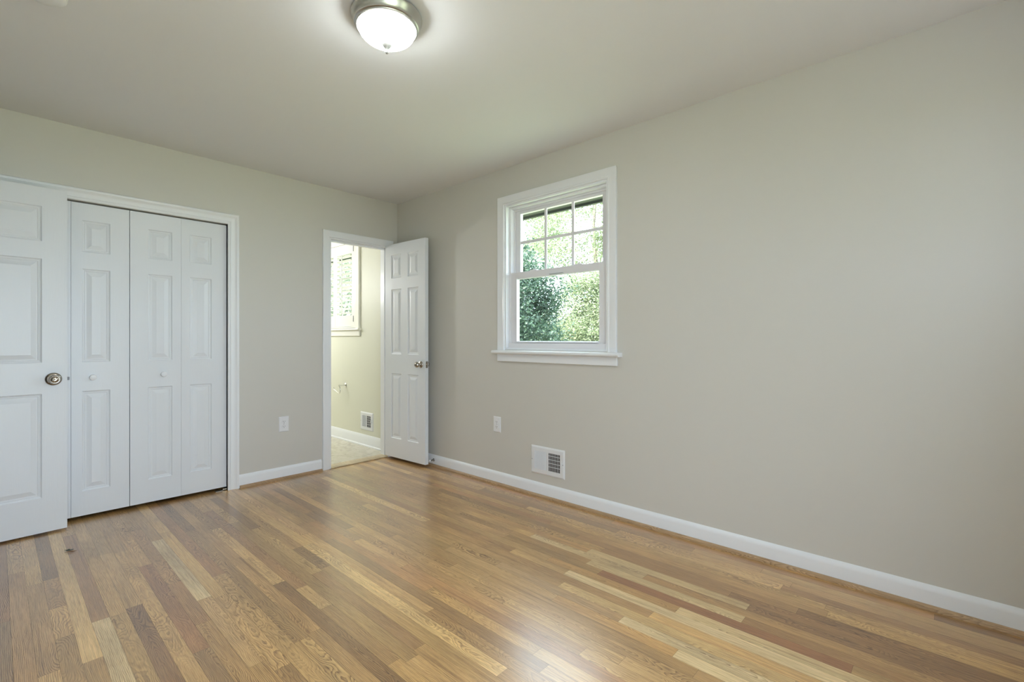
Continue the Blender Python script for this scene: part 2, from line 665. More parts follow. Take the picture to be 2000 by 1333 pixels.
m = MB()
run_profile(m, BASE, (0, 0), (0, YB), (-1, 0))
struct(m.build('baseboard_right', M_TRIM, smooth=30), 'white baseboard along the window wall', 'baseboard')
m = MB()
run_profile(m, BASE, (-1.408, 0), (-.760, 0), (0, -1))
struct(m.build('baseboard_left', M_TRIM, smooth=30), 'white baseboard between closet and bathroom door', 'baseboard')
m = MB()
run_profile(m, BASE, (0, YB), (RWIN[1] + .07, YB), (0, 1))
struct(m.build('baseboard_back', M_TRIM, smooth=30), 'white baseboard behind the viewer', 'baseboard')
m = MB()
run_profile(m, BASE, (XL, YB), (XL, -1.02), (1, 0))
struct(m.build('baseboard_side', M_TRIM, smooth=30), 'white baseboard on the side wall', 'baseboard')
SHOE = [(.0, 0), (.018, 0), (.018, .006), (.0165, .012), (.012, .0165), (.006, .019), (0, .019)]
m = MB()
run_profile(m, [(d + .014, z) for d, z in SHOE], (0, -.05), (0, YB), (-1, 0))
struct(m.build('trim_1', M_OAKTRIM, smooth=30), 'oak quarter-round strip along the window wall baseboard', 'moulding')
m = MB()
run_profile(m, [(d + .014, z) for d, z in SHOE], (-1.400, 0), (-.760, 0), (0, -1))
struct(m.build('trim_2', M_OAKTRIM, smooth=30), 'oak quarter-round strip between closet and bathroom door', 'moulding')

m = MB()
casing(m, [(d * 1.12, p) for d, p in CASE], CLO[0], CLO[1], 0, CLO[3], mapL)
struct(m.build('trim_3', M_TRIM, smooth=18), 'white moulded casing round the closet doors', 'door casing')
m = MB()
casing(m, [(0, 0), (0, .010), (.003, .013), (.018, .014), (.045, .016), (.052, .017), (.058, .014), (.059, 0)], BDO[0], BDO[1], 0, BDO[3], mapL)
struct(m.build('trim_4', M_TRIM, smooth=25), 'white casing round the bathroom doorway', 'door casing')
# jambs of the two openings
m = MB()
m.box(BDO[0], BDO[0] + .018, -.004, .1205, 0, BDO[3] - .012)
m.box(BDO[1], BDO[1] + .0115, -.004, .1205, 0, BDO[3] - .012)
m.box(BDO[0], BDO[1] + .0115, -.004, .1205, BDO[3] - .012, BDO[3] - .0005)
m.box(BDO[0] + .018, BDO[0] + .030, .036, .075, 0, BDO[3] - .012)
m.box(BDO[1] - .012, BDO[1], .036, .075, 0, BDO[3] - .012)
m.box(BDO[0] + .018, BDO[1], .036, .075, BDO[3] - .026, BDO[3] - .012)
struct(m.build('trim_5', M_TRIM, bevel=.0015), 'white jamb and stop of the bathroom doorway', 'door frame')
m = MB()
m.box(CLO[0] - .01, CLO[0], -.002, .12, 0, CLO[3])
m.box(CLO[1], CLO[1] + .01, -.002, .12, 0, CLO[3])
struct(m.build('trim_6', M_TRIM), 'white jamb of the closet opening', 'door frame')
m = MB()
run_profile(m, [(-.10, 0), (.0, 0), (.012, .002), (.012, .008), (.0, .014), (-.06, .016), (-.10, .010)], (BDO[0] + .018, 0.0), (BDO[1], 0.0), (0, -1))
struct(m.build('trim_7', M_OAKLIT, smooth=40), 'lightened oak threshold strip in the bathroom doorway, lamplight in its colour', 'threshold')
# entry doorway casing on the side wall
m = MB()
casing(m, CASE, EDO[0], EDO[1], 0, EDO[3], lambda a, z, p: (XL + p, a, z))
struct(m.build('trim_8', M_TRIM, smooth=25), 'white casing round the entry doorway', 'door casing')


# ------------------------------------------------------------------ doors
PROF = [(0.0, 0.0), (0.004, 0.0045), (0.010, 0.0065), (0.014, 0.0055), (0.018, 0.0075), (0.022, 0.0075), (0.044, 0.0015), (0.046, 0.0008)]


def door_leaf(m, w, h, t, cols, rows):
    """slab 0..w, 0..t, 0..h with moulded raised panels on both faces (y=0 is the front)"""
    xs = sorted({0.0, w, *[c for cc in cols for c in cc]})
    zs = sorted({0.0, h, *[r for rr in rows for r in rr]})
    for side in (0, 1):
        yf = 0.0 if side == 0 else t
        sg = 1 if side == 0 else -1
        for i in range(len(xs) - 1):
            for j in range(len(zs) - 1):
                x0, x1, z0, z1 = xs[i], xs[i + 1], zs[j], zs[j + 1]
                if (x0, x1) in cols and (z0, z1) in rows:
                    prof = [p for p in PROF if p[0] < min(x1 - x0, z1 - z0) / 2 - .006]
                    rr = []
                    for d, dep in prof:
                        y = yf + sg * dep
                        rr.append([(x0 + d, y, z0 + d), (x1 - d, y, z0 + d), (x1 - d, y, z1 - d), (x0 + d, y, z1 - d)])
                    o = [p for r in rr for p in r]
                    fs = []
                    for a in range(len(rr) - 1):
                        for b in range(4):
                            fs.append((a * 4 + b, a * 4 + (b + 1) % 4, a * 4 + 4 + (b + 1) % 4, a * 4 + 4 + b))
                    e = (len(rr) - 1) * 4
                    fs.append((e, e + 1, e + 2, e + 3))
                    m.add(o, fs)
                else:
                    m.quad((x0, yf, z0), (x1, yf, z0), (x1, yf, z1), (x0, yf, z1))
    for a, b in (((0, 0), (0, t)), ((w, 0), (w, t))):
        m.quad((a[0], a[1], 0), (b[0], b[1], 0), (b[0], b[1], h), (a[0], a[1], h))
    m.quad((0, 0, 0), (w, 0, 0), (w, t, 0), (0, t, 0))
    m.quad((0, 0, h), (w, 0, h), (w, t, h), (0, t, h))


def merge(o, dist=1e-5, bevel=0.0):
    import bmesh
    b = bmesh.new()
    b.from_mesh(o.data)
    bmesh.ops.remove_doubles(b, verts=b.verts, dist=dist)
    bmesh.ops.recalc_face_normals(b, faces=b.faces)
    b.to_mesh(o.data)
    b.free()
    return o


def rot_to(axis):
    return Vector(axis).to_track_quat('Z', 'Y').to_matrix().to_4x4()


ROWS6 = [(.205, .80), (.985, 1.585), (1.688, 1.885)]

# --- entry door, standing open in front of the closet
DW, DT = 0.758, 0.035
free = Vector((-2.364, -.1205))
hng = Vector((-3.121, -.1485))
ang = math.atan2(free.y - hng.y, free.x - hng.x)
d1 = empty('door_1', (hng.x, hng.y, .012), ang)
struct(d1, 'white six-panel entry door standing open in front of the closet', 'door')
m = MB()
door_leaf(m, DW, 1.988, DT, [(.107, .325), (.433, .651)], [(.200, .800), (.978, 1.578), (1.678, 1.880)])
o = merge(m.build('door_leaf', M_DOOR, d1))


def knob(parent, x, z, y, sgn, rose=.036, ball=.027, length=.058, name='door_knob', keyhole=False):
    m = MB()
    Mx = Matrix.Translation((x, y, z)) @ rot_to((0, sgn, 0))
    m.lathe([(0, 0), (rose, 0), (rose, .003), (rose - .003, .007), (rose - .010, .010), (.015, .012), (.012, .016), (.0115, length - .034),
             (.014, length - .031), (ball - .006, length - .027), (ball - .001, length - .020), (ball, length - .014), (ball - .002, length - .009), (ball - .006, length - .0045), (ball - .0075, length - .0045), (ball - .0095, length - .0055), (ball - .0105, length - .0035), (ball - .015, length - .001), (.008, length), (.0075, length - .0035), (0, length - .004)], Mx)
    if keyhole:
        m.lathe([(0, length - .005), (.0045, length - .005), (.004, length - .001), (.002, length + .0005), (0, length + .001)], Mx, 16)
    return m.build(name, M_KNOB, parent, smooth=40)


knob(d1, .699, .882, 0, -1, rose=.037, ball=.027, length=.062, keyhole=True)
knob(d1, .699, .882, DT, 1, rose=.034, ball=.026, length=.050)
m = MB()
m.box(DW, DW + .012, .010, .024, .872, .890)
m.build('latch_bolt', M_SEAL, d1, bevel=.002)
for z in (.2, 1.0, 1.75):
    m = MB()
    m.lathe([(0, 0), (.006, 0), (.006, .09), (0, .09)], Matrix.Translation((-.006, DT - .004, z)), 12)
    m.build('hinge', M_KNOB, d1, smooth=40)

# --- bathroom door, open against the window wall
hb = Vector((-.140, -.014))
fb = Vector((-.1085, -.5925))
BW = (fb - hb).length
ang = math.atan2(fb.y - hb.y, fb.x - hb.x)
d2 = empty('door_2', (hb.x, hb.y, .027), ang)
struct(d2, 'white six-panel bathroom door swung open beside the window wall', 'door')
# local +x runs to the free edge, local -y faces the camera side (front)
c0, pw = .092, (BW - .092 * 2 - .092) / 2
m = MB()
door_leaf(m, BW, 1.988, .035, [(c0, c0 + pw), (BW - c0 - pw, BW - c0)], [(.178, .780), (.960, 1.565), (1.668, 1.885)])
o = merge(m.build('door_leaf', M_DOOR, d2))
knob(d2, BW - .062, .876, 0, -1, rose=.031, ball=.026, length=.058)
knob(d2, BW - .062, .876, .035, 1, rose=.031, ball=.026, length=.055)
m = MB()
m.box(BW - .0005, BW + .0012, .006, .029, .848, .905)
m.lathe([(0, 0), (.007, 0), (.007, .008), (0, .009)], Matrix.Translation((BW, .0175, .877)) @ rot_to((1, 0, 0)), 14)
m.build('latch_plate', M_KNOB, d2)
for z in (.2, 1.0, 1.75):
    m = MB()
    m.lathe([(0, 0), (.006, 0), (.006, .09), (0, .09)], Matrix.Translation((-.004, .040, z)), 12)
    m.build('hinge', M_KNOB, d2, smooth=40)

# --- two bifold closet pairs
LW = (CLO[1] - CLO[0]) / 4
LH = 1.953


def bifold(name, x0, knob_leaf, label):
    d = empty(name, (x0, .020, .024))
    struct(d, label, 'closet door')
    for i in (0, 1):
        # the wide stile is on the outer side of each leaf, the narrow one at the fold
        cols = [(.096, .232)] if i == 0 else [(.050, .186)]
        m = MB()
        gap = (.0015, .0006) if i == 0 else (.0006, .0022)
        if name == 'door_4':
            gap = (.0012, .0006) if i == 0 else (.0006, .0014)
        door_leaf(m, LW - gap[0] - gap[1], LH, .030, cols, [(.152, .778), (.958, 1.543), (1.648, 1.846)])
        lf = merge(m.build('door_leaf', M_DOOR, d, loc=(i * LW + gap[0], 0, 0)))
        if i == knob_leaf:
            m = MB()
            kx = .100 if knob_leaf == 1 else .180
            m.lathe([(0, 0), (.008, 0), (.007, .008), (.010, .012), (.0165, .016), (.018, .021), (.016, .026), (.008, .0285), (0, .029)],
                    Matrix.Translation((kx, 0, .862)) @ rot_to((0, -1, 0)), 24)
            m.build('knob', M_TRIM, lf, smooth=50)
    return d


bifold('door_3', CLO[0], 1, 'left white bifold closet door, partly behind the open entry door')
b4 = bifold('door_4', CLO[0] + 2 * LW, 0, 'right white bifold closet door beside the beige wall')
m = MB()
m.box(2 * LW - .075, 2 * LW - .004, -.014, .012, -.024, -.019)
m.box(2 * LW - .030, 2 * LW - .004, -.014, -.011, -.024, -.008)
m.build('floor_bracket', M_NICKEL, b4)

# ------------------------------------------------------------------ window in view
w1 = empty('window_1', (0, 0, 0))
struct(w1, 'white double-hung window with a six-pane upper sash', 'window')
y0, y1, z0, z1 = WIN


def fbox(m, yo0, yo1, zo0, zo1, wl, wr, wb, wt, xa, xb):
    """rectangular frame: outer size and member widths (low-y, high-y, bottom, top)"""
    m.box(xa, xb, yo0, yo0 + wl, zo0, zo1)
    m.box(xa, xb, yo1 - wr, yo1, zo0, zo1)
    m.box(xa, xb, yo0 + wl, yo1 - wr, zo0, zo0 + wb)
    m.box(xa, xb, yo0 + wl, yo1 - wr, zo1 - wt, zo1)


m = MB()
casing(m, [(0, 0), (0, .010), (.006, .014), (.012, .013), (.016, .011), (.040, .014), (.058, .018), (.064, .018), (.066, .014), (.066, 0)], y0, y1, z0 - .004, z1, mapR)
m.build('casing', M_TRIM, w1, smooth=25)
m = MB()
fbox(m, y0, y1, z0, z1, .014, .014, .014, .014, -.002, .15)
m.build('jamb', M_TRIM, w1, bevel=.0015)
# stool with rounded nose, and apron
m = MB()
nose = [(.020, 1.014), (-.040, 1.014), (-.050, 1.017), (-.055, 1.024), (-.055, 1.032), (-.051, 1.039), (-.044, 1.042), (.020, 1.042)]
m.sweep([[Vector((x, y, z)) for x, z in nose] for y in (-1.352, -2.458)])
m.build('window_sill', M_TRIM, w1, smooth=45)
m = MB()
m.box(-.018, 0, -2.428, -1.382, .957, 1.014)
m.build('apron', M_TRIM, w1, bevel=.003)
# vinyl master frame with two tracks
m = MB()
fbox(m, y0 + .014, y1 - .014, z0 + .014, z1 - .014, .018, .018, .020, .016, .034, .115)
fbox(m, y0 + .014, y1 - .014, z0 + .014, z1 - .014, .030, .030, .034, .030, .068, .076)
m.box(.022, .034, y0 + .014, y1 - .014, z0 + .010, z0 + .050)
m.build('window_frame', M_VINYL, w1, bevel=.0015)
# upper sash (outer track)
us = (y0 + .036, y1 - .036, 1.590, z1 - .034)
m = MB()
fbox(m, us[0], us[1], us[2], us[3], .054, .054, .044, .032, .078, .108)
up = m.build('upper_sash', M_VINYL, w1, bevel=.002)
gy0, gy1, gz0, gz1 = us[0] + .054, us[1] - .054, us[2] + .044, us[3] - .032
m = MB()
m.box(.091, .095, gy0 - .004, gy1 + .004, gz0 - .004, gz1 + .004)
m.build('glass', M_GLASS, up)
m = MB()
for t in (1 / 3, 2 / 3):
    yc = gy0 + (gy1 - gy0) * t
    m.box(.082, .089, yc - .0105, yc + .0105, gz0, gz1)
zc = (gz0 + gz1) / 2 + .005
for k_ in range(3):
    ya = gy0 + (gy1 - gy0) * k_ / 3 + (.0105 if k_ else 0)
    yb = gy0 + (gy1 - gy0) * (k_ + 1) / 3 - (.0105 if k_ < 2 else 0)
    m.box(.082, .089, ya, yb, zc - .0105, zc + .0105)
m.build('muntin', M_VINYL, up)
# lower sash (inner track)
ls = (y0 + .032, y1 - .032, z0 + .034, 1.634)
m = MB()
fbox(m, ls[0], ls[1], ls[2], ls[3], .058, .058, .030, .050, .036, .068)
# ogee step round the pane and lift rail
fbox(m, ls[0] + .050, ls[1] - .050, ls[2] + .024, ls[3] - .044, .010, .010, .008, .010, .044, .060)
m.box(.024, .037, ls[0] + .06, ls[1] - .06, ls[2] + .020, ls[2] + .027)
lo = m.build('lower_sash', M_VINYL, w1, bevel=.002)
m = MB()
m.box(.050, .054, ls[0] + .056, ls[1] - .056, ls[2] + .028, ls[3] - .048)
m.build('glass', M_GLASS, lo)
for yy in (-1.70, -2.10):
    m = MB()
    m.box(.036, .066, yy - .032, yy + .032, 1.634, 1.640)
    m.lathe([(0, 0), (.013, 0), (.012, .007), (0, .009)], Matrix.Translation((.052, yy, 1.640)), 18)
    m.build('sash_lock', M_VINYL, lo, smooth=40)
m = MB()
m.box(.024, .038, -1.98, -1.86, 1.588, 1.5925)
m.build('sash_plate', M_SEAL, lo)

# exterior head and eave over the window wall
m = MB()
m.box(.15, .56, YB - .6, 3.2, 2.215, 2.245)
m.box(.54, .57, YB - .6, 3.2, 2.195, 2.36)
m.box(.15, .17, -2.45, -1.36, 2.10, 2.215)
struct(m.build('trim_9', M_SIDING), 'dark roof eave seen at the top of the window', 'eave')

# ------------------------------------------------------------------ daylight openings added behind the camera
w3 = empty('added_window_3')  # unseen opening, added and sized to let daylight in
struct(w3, 'tall white-framed opening added behind the viewer for daylight', 'window')
m = MB()
xa, xb, za, zb = RWIN
for u0, u1 in ((xa, xa + .05), (xb - .05, xb), ((xa + xb) / 2 - .03, (xa + xb) / 2 + .03)):
    m.box(u0, u1, YB - .09, YB - .04, za, zb)
m.box(xa, xb, YB - .09, YB - .04, za, za + .05)
m.box(xa, xb, YB - .09, YB - .04, zb - .05, zb)
m.build('window_frame', M_VINYL, w3, bevel=.002)
m = MB()
casing(m, CASE, xa, xb, 0, zb, lambda a, z, p: (a, YB + p, z))
m.build('casing', M_TRIM, w3, smooth=25)

m = MB()
m.box(-4.6, .10, -8.0, YB - .12, -.22, -.06)  # added pale slab that bounces daylight up to the ceiling
struct(m.build('added_deck', mat('pale bounce deck', (.74, .74, .73), .8)), 'pale bounce deck added outside the rear opening', 'floor')

w4 = empty('added_window_4')  # unseen opening, added to brighten the near end of the window wall
struct(w4, 'small white-framed opening added behind the viewer to light the wall', 'window')
xa, xb, za, zb = SWIN
m = MB()
for u0, u1 in ((xa, xa + .04), (xb - .04, xb)):
    m.box(u0, u1, YB - .09, YB - .04, za, zb)
m.box(xa, xb, YB - .09, YB - .04, za, za + .04)
m.box(xa, xb, YB - .09, YB - .04, zb - .04, zb)
m.build('window_frame', M_VINYL, w4, bevel=.002)
m = MB()
casing(m, CASE, xa, xb, za, zb, lambda a, z, p: (a, YB + p, z), bottom=True)
m.build('casing', M_TRIM, w4, smooth=25)

# ------------------------------------------------------------------ bathroom
BX = -1.34
BWIN = (.765, 1.690, 1.25, 2.215)
o = wall_mesh(0.0, 2.60, 0, H, 0.0, 0.15, 'y', [BWIN]).build('wall_bathroom_right', M_BATHWALL)
struct(o, 'bathroom wall with the shuttered window, lamplight tint in its colour', 'wall')
m = MB()
m.box(BX - .02, BX, .12, 2.6, 0, H)
m.box(BX, 0, 2.60, 2.62, 0, H)
m.box(BX, BDO[0] - .001, .121, .123, 0, H)
m.box(BDO[0] - .001, BDO[1] + .012, .121, .123, BDO[3] + .001, H)
m.box(BDO[1] + .012, 0, .121, .123, 0, H)
struct(m.build('wall_bathroom_back', M_BATHWALL), 'bathroom walls out of view, lamplight tint in their colour', 'wall')
m = MB()
m.box(BX, 0.0, .05, 2.6, -.02, 0.0)
struct(m.build('floor_bathroom', M_VINYLFLOOR), 'beige marbled bathroom floor', 'floor')
m = MB()
run_profile(m, [(0, 0), (.022, 0), (.022, .012), (.015, .020), (.014, .088), (.010, .104), (.004, .116), (0, .118)], (0, .125), (0, 2.6), (-1, 0))
struct(m.build('baseboard_bathroom', M_TRIM, smooth=30), 'white baseboard along the bathroom wall', 'baseboard')

w2 = empty('window_2')
struct(w2, 'bathroom window fitted with white plantation shutters', 'window')
y0, y1, z0, z1 = BWIN
m = MB()
casing(m, [(0, 0), (0, .012), (.010, .014), (.055, .017), (.068, .022), (.078, .022), (.080, .016), (.080, 0)], y0, y1, z0 - .006, z1, mapR)
m.build('casing', M_SHUT, w2, smooth=25)
m = MB()
m.sweep([[Vector((x, y, z)) for x, z in [(.02, 1.222), (-.038, 1.222), (-.045, 1.228), (-.045, 1.238), (-.040, 1.244), (.02, 1.244)]] for y in (.662, 1.80)])
m.build('window_sill', M_SHUT, w2, smooth=45)
m = MB()
m.box(-.018, 0, .682, 1.78, 1.162, 1.222)
m.build('apron', M_SHUT, w2, bevel=.003)
m = MB()
fbox(m, y0, y1, z0, z1, .045, .045, .012, .030, -.012, .045)
m.build('shutter_frame', M_SHUT, w2, bevel=.002)
m = MB()
fbox(m, y0, y1, z0, z1, .05, .05, .05, .05, .085, .12)
m.box(.085, .12, y0, y1, 1.70, 1.74)
m.build('window_frame', M_SHUT, w2, bevel=.002)
m = MB()
m.box(.100, .104, y0 + .04, y1 - .04, z0 + .04, z1 - .04)
m.build('glass', M_GLASS, w2)
ymid = (y0 + y1) / 2
for k_, (pa, pb) in enumerate(((y0 + .048, ymid - .002), (ymid + .002, y1 - .048))):
    m = MB()
    fbox(m, pa, pb, z0 + .016, z1 - .034, .046, .046, .125, .110, -.008, .020)
    sp_ = m.build('shutter_panel', M_SHUT, w2, bevel=.002)
    za, zb = z0 + .016 + .125, z1 - .034 - .110
    n = 14
    m = MB()
    for i in range(n):
        zc = za + (zb - za) * (i + .5) / n
        R_ = Matrix.Translation((.006, 0, zc)) @ Matrix.Rotation(math.radians(6), 4, 'Y')
        m.box(-.030, .030, pa + .048, pb - .048, -.004, .004, M=R_)
    m.build('louvers', M_SHUT, sp_, bevel=.003)
    yc = (pa + pb) / 2
    m = MB()
    m.box(-.043, -.032, yc - .006, yc + .006, za + .01, zb - .01)
    m.build('tilt_rod', M_SHUT, sp_, bevel=.002)
    hy = pa - .002 if k_ == 0 else pb + .002
    for zz in (z0 + .10, z1 - .10):
        m = MB()
        m.box(-.016, -.009, hy - .004, hy + .004, zz - .032, zz + .032)
        m.build('hinge', M_SEAL, sp_)

# toilet paper holder
t = empty('toilet_paper_holder', (0, 1.005, .612))
tag(t, 'small chrome toilet paper holder on the bathroom wall', 'toilet paper holder')
m = MB()
m.lathe([(0, 0), (.027, 0), (.027, .004), (.022, .009), (.012, .012), (0, .012)], rot_to((-1, 0, 0)))
m.build('wall_rose', M_CHROME, t, smooth=40)
m = MB()
m.lathe([(0, .008), (.011, .008), (.008, .03), (.0085, .06), (.012, .066), (.012, .076), (0, .078)], rot_to((-1, 0, 0)), 24)
m.build('post', M_CHROME, t, smooth=40)
m = MB()
pts = [(-.070, 0, -.004), (-.070, -.008, -.020), (-.070, -.014, -.045), (-.070, -.012, -.066), (-.070, -.003, -.080), (-.070, .010, -.086), (-.070, .026, -.084), (-.070, .120, -.052), (-.070, .129, -.047), (-.070, .132, -.038), (-.070, .130, -.026)]
m.tube(pts, .0045, 12)
m.build('roll_arm', M_CHROME, t, smooth=60)


# ------------------------------------------------------------------ wall vents
def vent(name, yc, zc, w, h, label, vertical=True):
    """register on an x=0 wall; local: y along wall, z up, -x into room"""
    v = empty(name, (0, yc, zc))
    tag(v, label, 'wall vent', )
    w2_, h2_ = w / 2, h / 2
    mg = .036
    m = MB()
    # bevelled face plate
    x = -.010
    outer = [(-w2_, -h2_), (w2_, -h2_), (w2_, h2_), (-w2_, h2_)]
    rings = []
    for d, p in ((0, 0), (0, -.004), (.010, x), (mg, x), (mg, -.002)):
        rings.append([Vector((p, (abs(a) - d) * math.copysign(1, a), (abs(b) - d) * math.copysign(1, b))) for a, b in outer])
    m.sweep(rings, True, False)
    m.box(x, -.003, -.010 if vertical else -.006, .006, -h2_ + mg, h2_ - mg)
    pl = m.build('face_plate', M_VENT, v, bevel=.001)
    m = MB()
    m.box(-.0022, -.0012, -w2_ + mg, w2_ - mg, -h2_ + mg, h2_ - mg)  # black sheet standing for the shade inside the duct
    m.build('duct_shade', M_BLACK, v)
    a0, a1 = -h2_ + mg, h2_ - mg
    # far half (towards +y): closed-looking slats, near half: open slats with damper blades behind
    n = 9
    m = MB()
    b0, b1 = .008, w2_ - mg
    if vertical:
        for i in range(n):
            yc_ = b0 + (b1 - b0) * (i + .5) / n
            R_ = Matrix.Translation((-.007, yc_, 0)) @ Matrix.Rotation(math.radians(56), 4, 'Z')
            m.box(-.0007, .0007, -.0085, .0085, a0, a1, M=R_)
    else:
        for i in range(11):
            z_ = a0 + (a1 - a0) * (i + .5) / 11
            R_ = Matrix.Translation((-.006, (b0 + b1) / 2, z_)) @ Matrix.Rotation(math.radians(60), 4, 'Y')
            m.box(-.0007, .0007, -(b1 - b0) / 2, (b1 - b0) / 2, -.007, .007, M=R_)
    m.build('slats', M_VENT, v)
    m = MB()
    c0_, c1_ = -w2_ + mg, -.012
    nb = n if vertical else 4
    for i in range(nb + 1):
        y_ = c0_ + (c1_ - c0_) * i / nb
        m.box(-.0092, -.0080, y_ - .0012, y_ + .0012, a0, a1)
    for i in range(1, 5):
        z_ = a0 + (a1 - a0) * i / 5 + .006
        m.box(-.0080, -.0066, c0_, c1_, z_ - .0015, z_ + .0015)
    m.build('grille_bars', M_VENT, v)
    m = MB()
    m.box(-.016, x, -w2_ + .018, -w2_ + .022, -.028, .028)
    m.box(-.020, -.012, -w2_ + .017, -w2_ + .026, .004, .014)
    m.build('damper_lever', M_VENT, v, bevel=.001)
    for sy in (-1, 1):
        m = MB()
        m.lathe([(0, 0), (.0035, 0), (.003, .0015), (0, .002)], Matrix.Translation((x, sy * (w2_ - .012), 0)) @ rot_to((-1, 0, 0)), 12)
        m.build('screw', M_SEAL, v)
    return v


vent('wall_vent', -1.868, .259, .300, .200, 'white metal vent low on the beige wall under the window')
vent('wall_vent', .550, .262, .245, .190, 'white metal vent low on the bathroom wall', vertical=False)


# ------------------------------------------------------------------ outlets
def outlet(loc, rz, label):
    t = empty('wall_outlet', loc, rz)      # local -y faces the room
    tag(t, label, 'outlet', 'white duplex outlets')
    m = MB()
    w, h = .0385, .0605
    rings = []
    for d, p in ((0, 0), (0, -.003), (.004, -.006), (.006, -.0065)):
        rings.append([Vector((a * (w - d), p, b * (h - d))) for a, b in ((-1, -1), (1, -1), (1, 1), (-1, 1))])
    m.sweep(rings, True, True)
    m.build('cover_plate', M_PLATE, t)
    for s in (-1, 1):
        m = MB()
        zc = s * .0195
        ring = []
        for j in range(28):
            a = 2 * math.pi * j / 28
            ring.append((.0175 * math.cos(a), max(-.0145, min(.0145, .0175 * math.sin(a))) + zc))
        m.sweep([[Vector((a, -.006, b)) for a, b in ring], [Vector((a, -.0085, b)) for a, b in ring]], True, True)
        r = m.build('receptacle', M_PLATE, t)
        m = MB()
        for xx, hh in ((-.0063, .0045), (.0063, .0036)):
            m.box(xx - .0012, xx + .0012, -.0089, -.0083, zc + .003 - hh, zc + .003 + hh)
        m.lathe([(0, 0), (.0026, 0), (.0026, .0006), (0, .0006)], Matrix.Translation((0, -.0083, zc - .008)) @ rot_to((0, -1, 0)), 12)
        m.build('slots', M_SLOT, r)
    m = MB()
    m.lathe([(0, 0), (.003, 0), (.0025, .0012), (0, .0015)], Matrix.Translation((0, -.0064, 0)) @ rot_to((0, -1, 0)), 12)
    m.build('screw', M_SEAL, t)


outlet((-1.0715, 0, .4405), 0, 'white outlet on the wall between the closet and the bathroom door')
outlet((0, -1.3675, .4625), math.radians(-90), 'white outlet on the window wall, left of the vent')

# ------------------------------------------------------------------ door stop on the baseboard
t = empty('door_stop', (-.014, -.592, .055))
tag(t, 'small metal door stop on the baseboard behind the bathroom door', 'door stop')
m = MB()
m.lathe([(0, 0), (.013, 0), (.012, .004), (.006, .009), (.0045, .014), (.0045, .040), (0, .040)], rot_to((-1, 0, 0)), 20)
m.build('rod', M_DARKMET, t, smooth=40)
m = MB()
m.lathe([(0, .038), (.008, .038), (.009, .048), (.006, .052), (0, .052)], rot_to((-1, 0, 0)), 20)
m.build('rubber_tip', M_TRIM, t, smooth=40)

# ------------------------------------------------------------------ ceiling light
lx, ly = -1.5757, -2.2841
t = empty('ceiling_light', (lx, ly, H))
tag(t, 'round flush ceiling light with a lit white glass dome and nickel rim', 'ceiling light')
m = MB()
m.lathe([(0, 0), (.120, 0), (.120, -.006), (.139, -.0065), (.141, -.011), (.139, -.017), (.131, -.030), (.126, -.038), (.1255, -.041), (.1275, -.0425), (.1275, -.046),
         (.1225, -.048), (.1215, -.050), (.1235, -.0515), (.1230, -.0545), (.1175, -.056), (.1150, -.054), (.114, -.048), (.05, -.045), (0, -.045)], n=96)
m.build('pan', M_NICKEL, t, smooth=30)
m = MB()
prof = []
for i in range(19):
    a = i / 18 * math.pi / 2
    prof.append((.1135 * math.cos(a) ** .85, -.052 - .061 * math.sin(a)))
m.lathe([(.100, -.046), (.1135, -.047)] + prof, n=72)
m.build('glass_dome', M_DOME, t, smooth=60)
m = MB()
m.lathe([(0, -.111), (.0205, -.1115), (.0215, -.115), (.0195, -.121), (.012, -.130), (.0065, -.136), (.0052, -.140), (.0052, -.143), (.0070, -.1465), (.0068, -.150), (.0040, -.1545), (0, -.156)], n=32)
m.build('finial', M_SATIN, t, smooth=40)

# ------------------------------------------------------------------ smoke alarm
t = empty('smoke_alarm', (-2.532, -1.472, H))
tag(t, 'white round smoke alarm on the ceiling at the upper left', 'smoke alarm')
m = MB()
m.lathe([(0, 0), (.070, 0), (.070, -.008), (.067, -.010), (0, -.010)], n=48)
m.build('base', M_PLATE, t, smooth=30)
m = MB()
m.lathe([(0, -.010), (.064, -.010), (.068, -.014), (.066, -.026), (.054, -.034), (.024, -.036), (0, -.036)], n=48)
m.build('cover', M_PLATE, t, smooth=30)


# ------------------------------------------------------------------ leaf scraps on the floor
def leaf_scrap(name, loc, rz, outline, m_, label, curl):
    m = MB()
    top = [Vector((x, y, .0015 + curl * (abs(x) * 1.2 + abs(y)) + .001)) for x, y in outline]
    bot = [p - Vector((0, 0, .0008)) for p in top]
    c = Vector((0, 0, .002))
    n = len(top)
    m.add(top + [c], [(i, (i + 1) % n, n) for i in range(n)])
    m.add(bot + [c - Vector((0, 0, .0008))], [((i + 1) % n, i, n) for i in range(n)])
    m.add(top + bot, [(i, (i + 1) % n, n + (i + 1) % n, n + i) for i in range(n)])
    o = m.build(name, m_)
    o.location = loc
    o.rotation_euler = (0, 0, rz)
    tag(o, label, 'leaf')


M_SCRAPG = mat('dried green leaf', (.045, .06, .04), .7)
M_SCRAPB = mat('dried brown leaf', (.23, .11, .035), .7)
leaf_scrap('dry_leaf', (-2.384, -.515, 0), math.radians(-35), [(-.022, -.004), (-.010, -.006), (-.008, -.016), (.002, -.006), (.024, -.006), (.010, .002), (.012, .010), (.0, .005), (-.012, .014), (-.010, .004)], M_SCRAPG, 'dark green jagged leaf scrap on the oak floor', .12)
leaf_scrap('dry_leaf', (-2.381, -.552, 0), math.radians(-20), [(-.026, -.002), (-.012, -.005), (.004, -.004), (.018, -.005), (.024, .002), (.012, .005), (-.006, .003), (-.016, .002)], M_SCRAPB, 'orange-brown curled leaf scrap on the oak floor', .15)

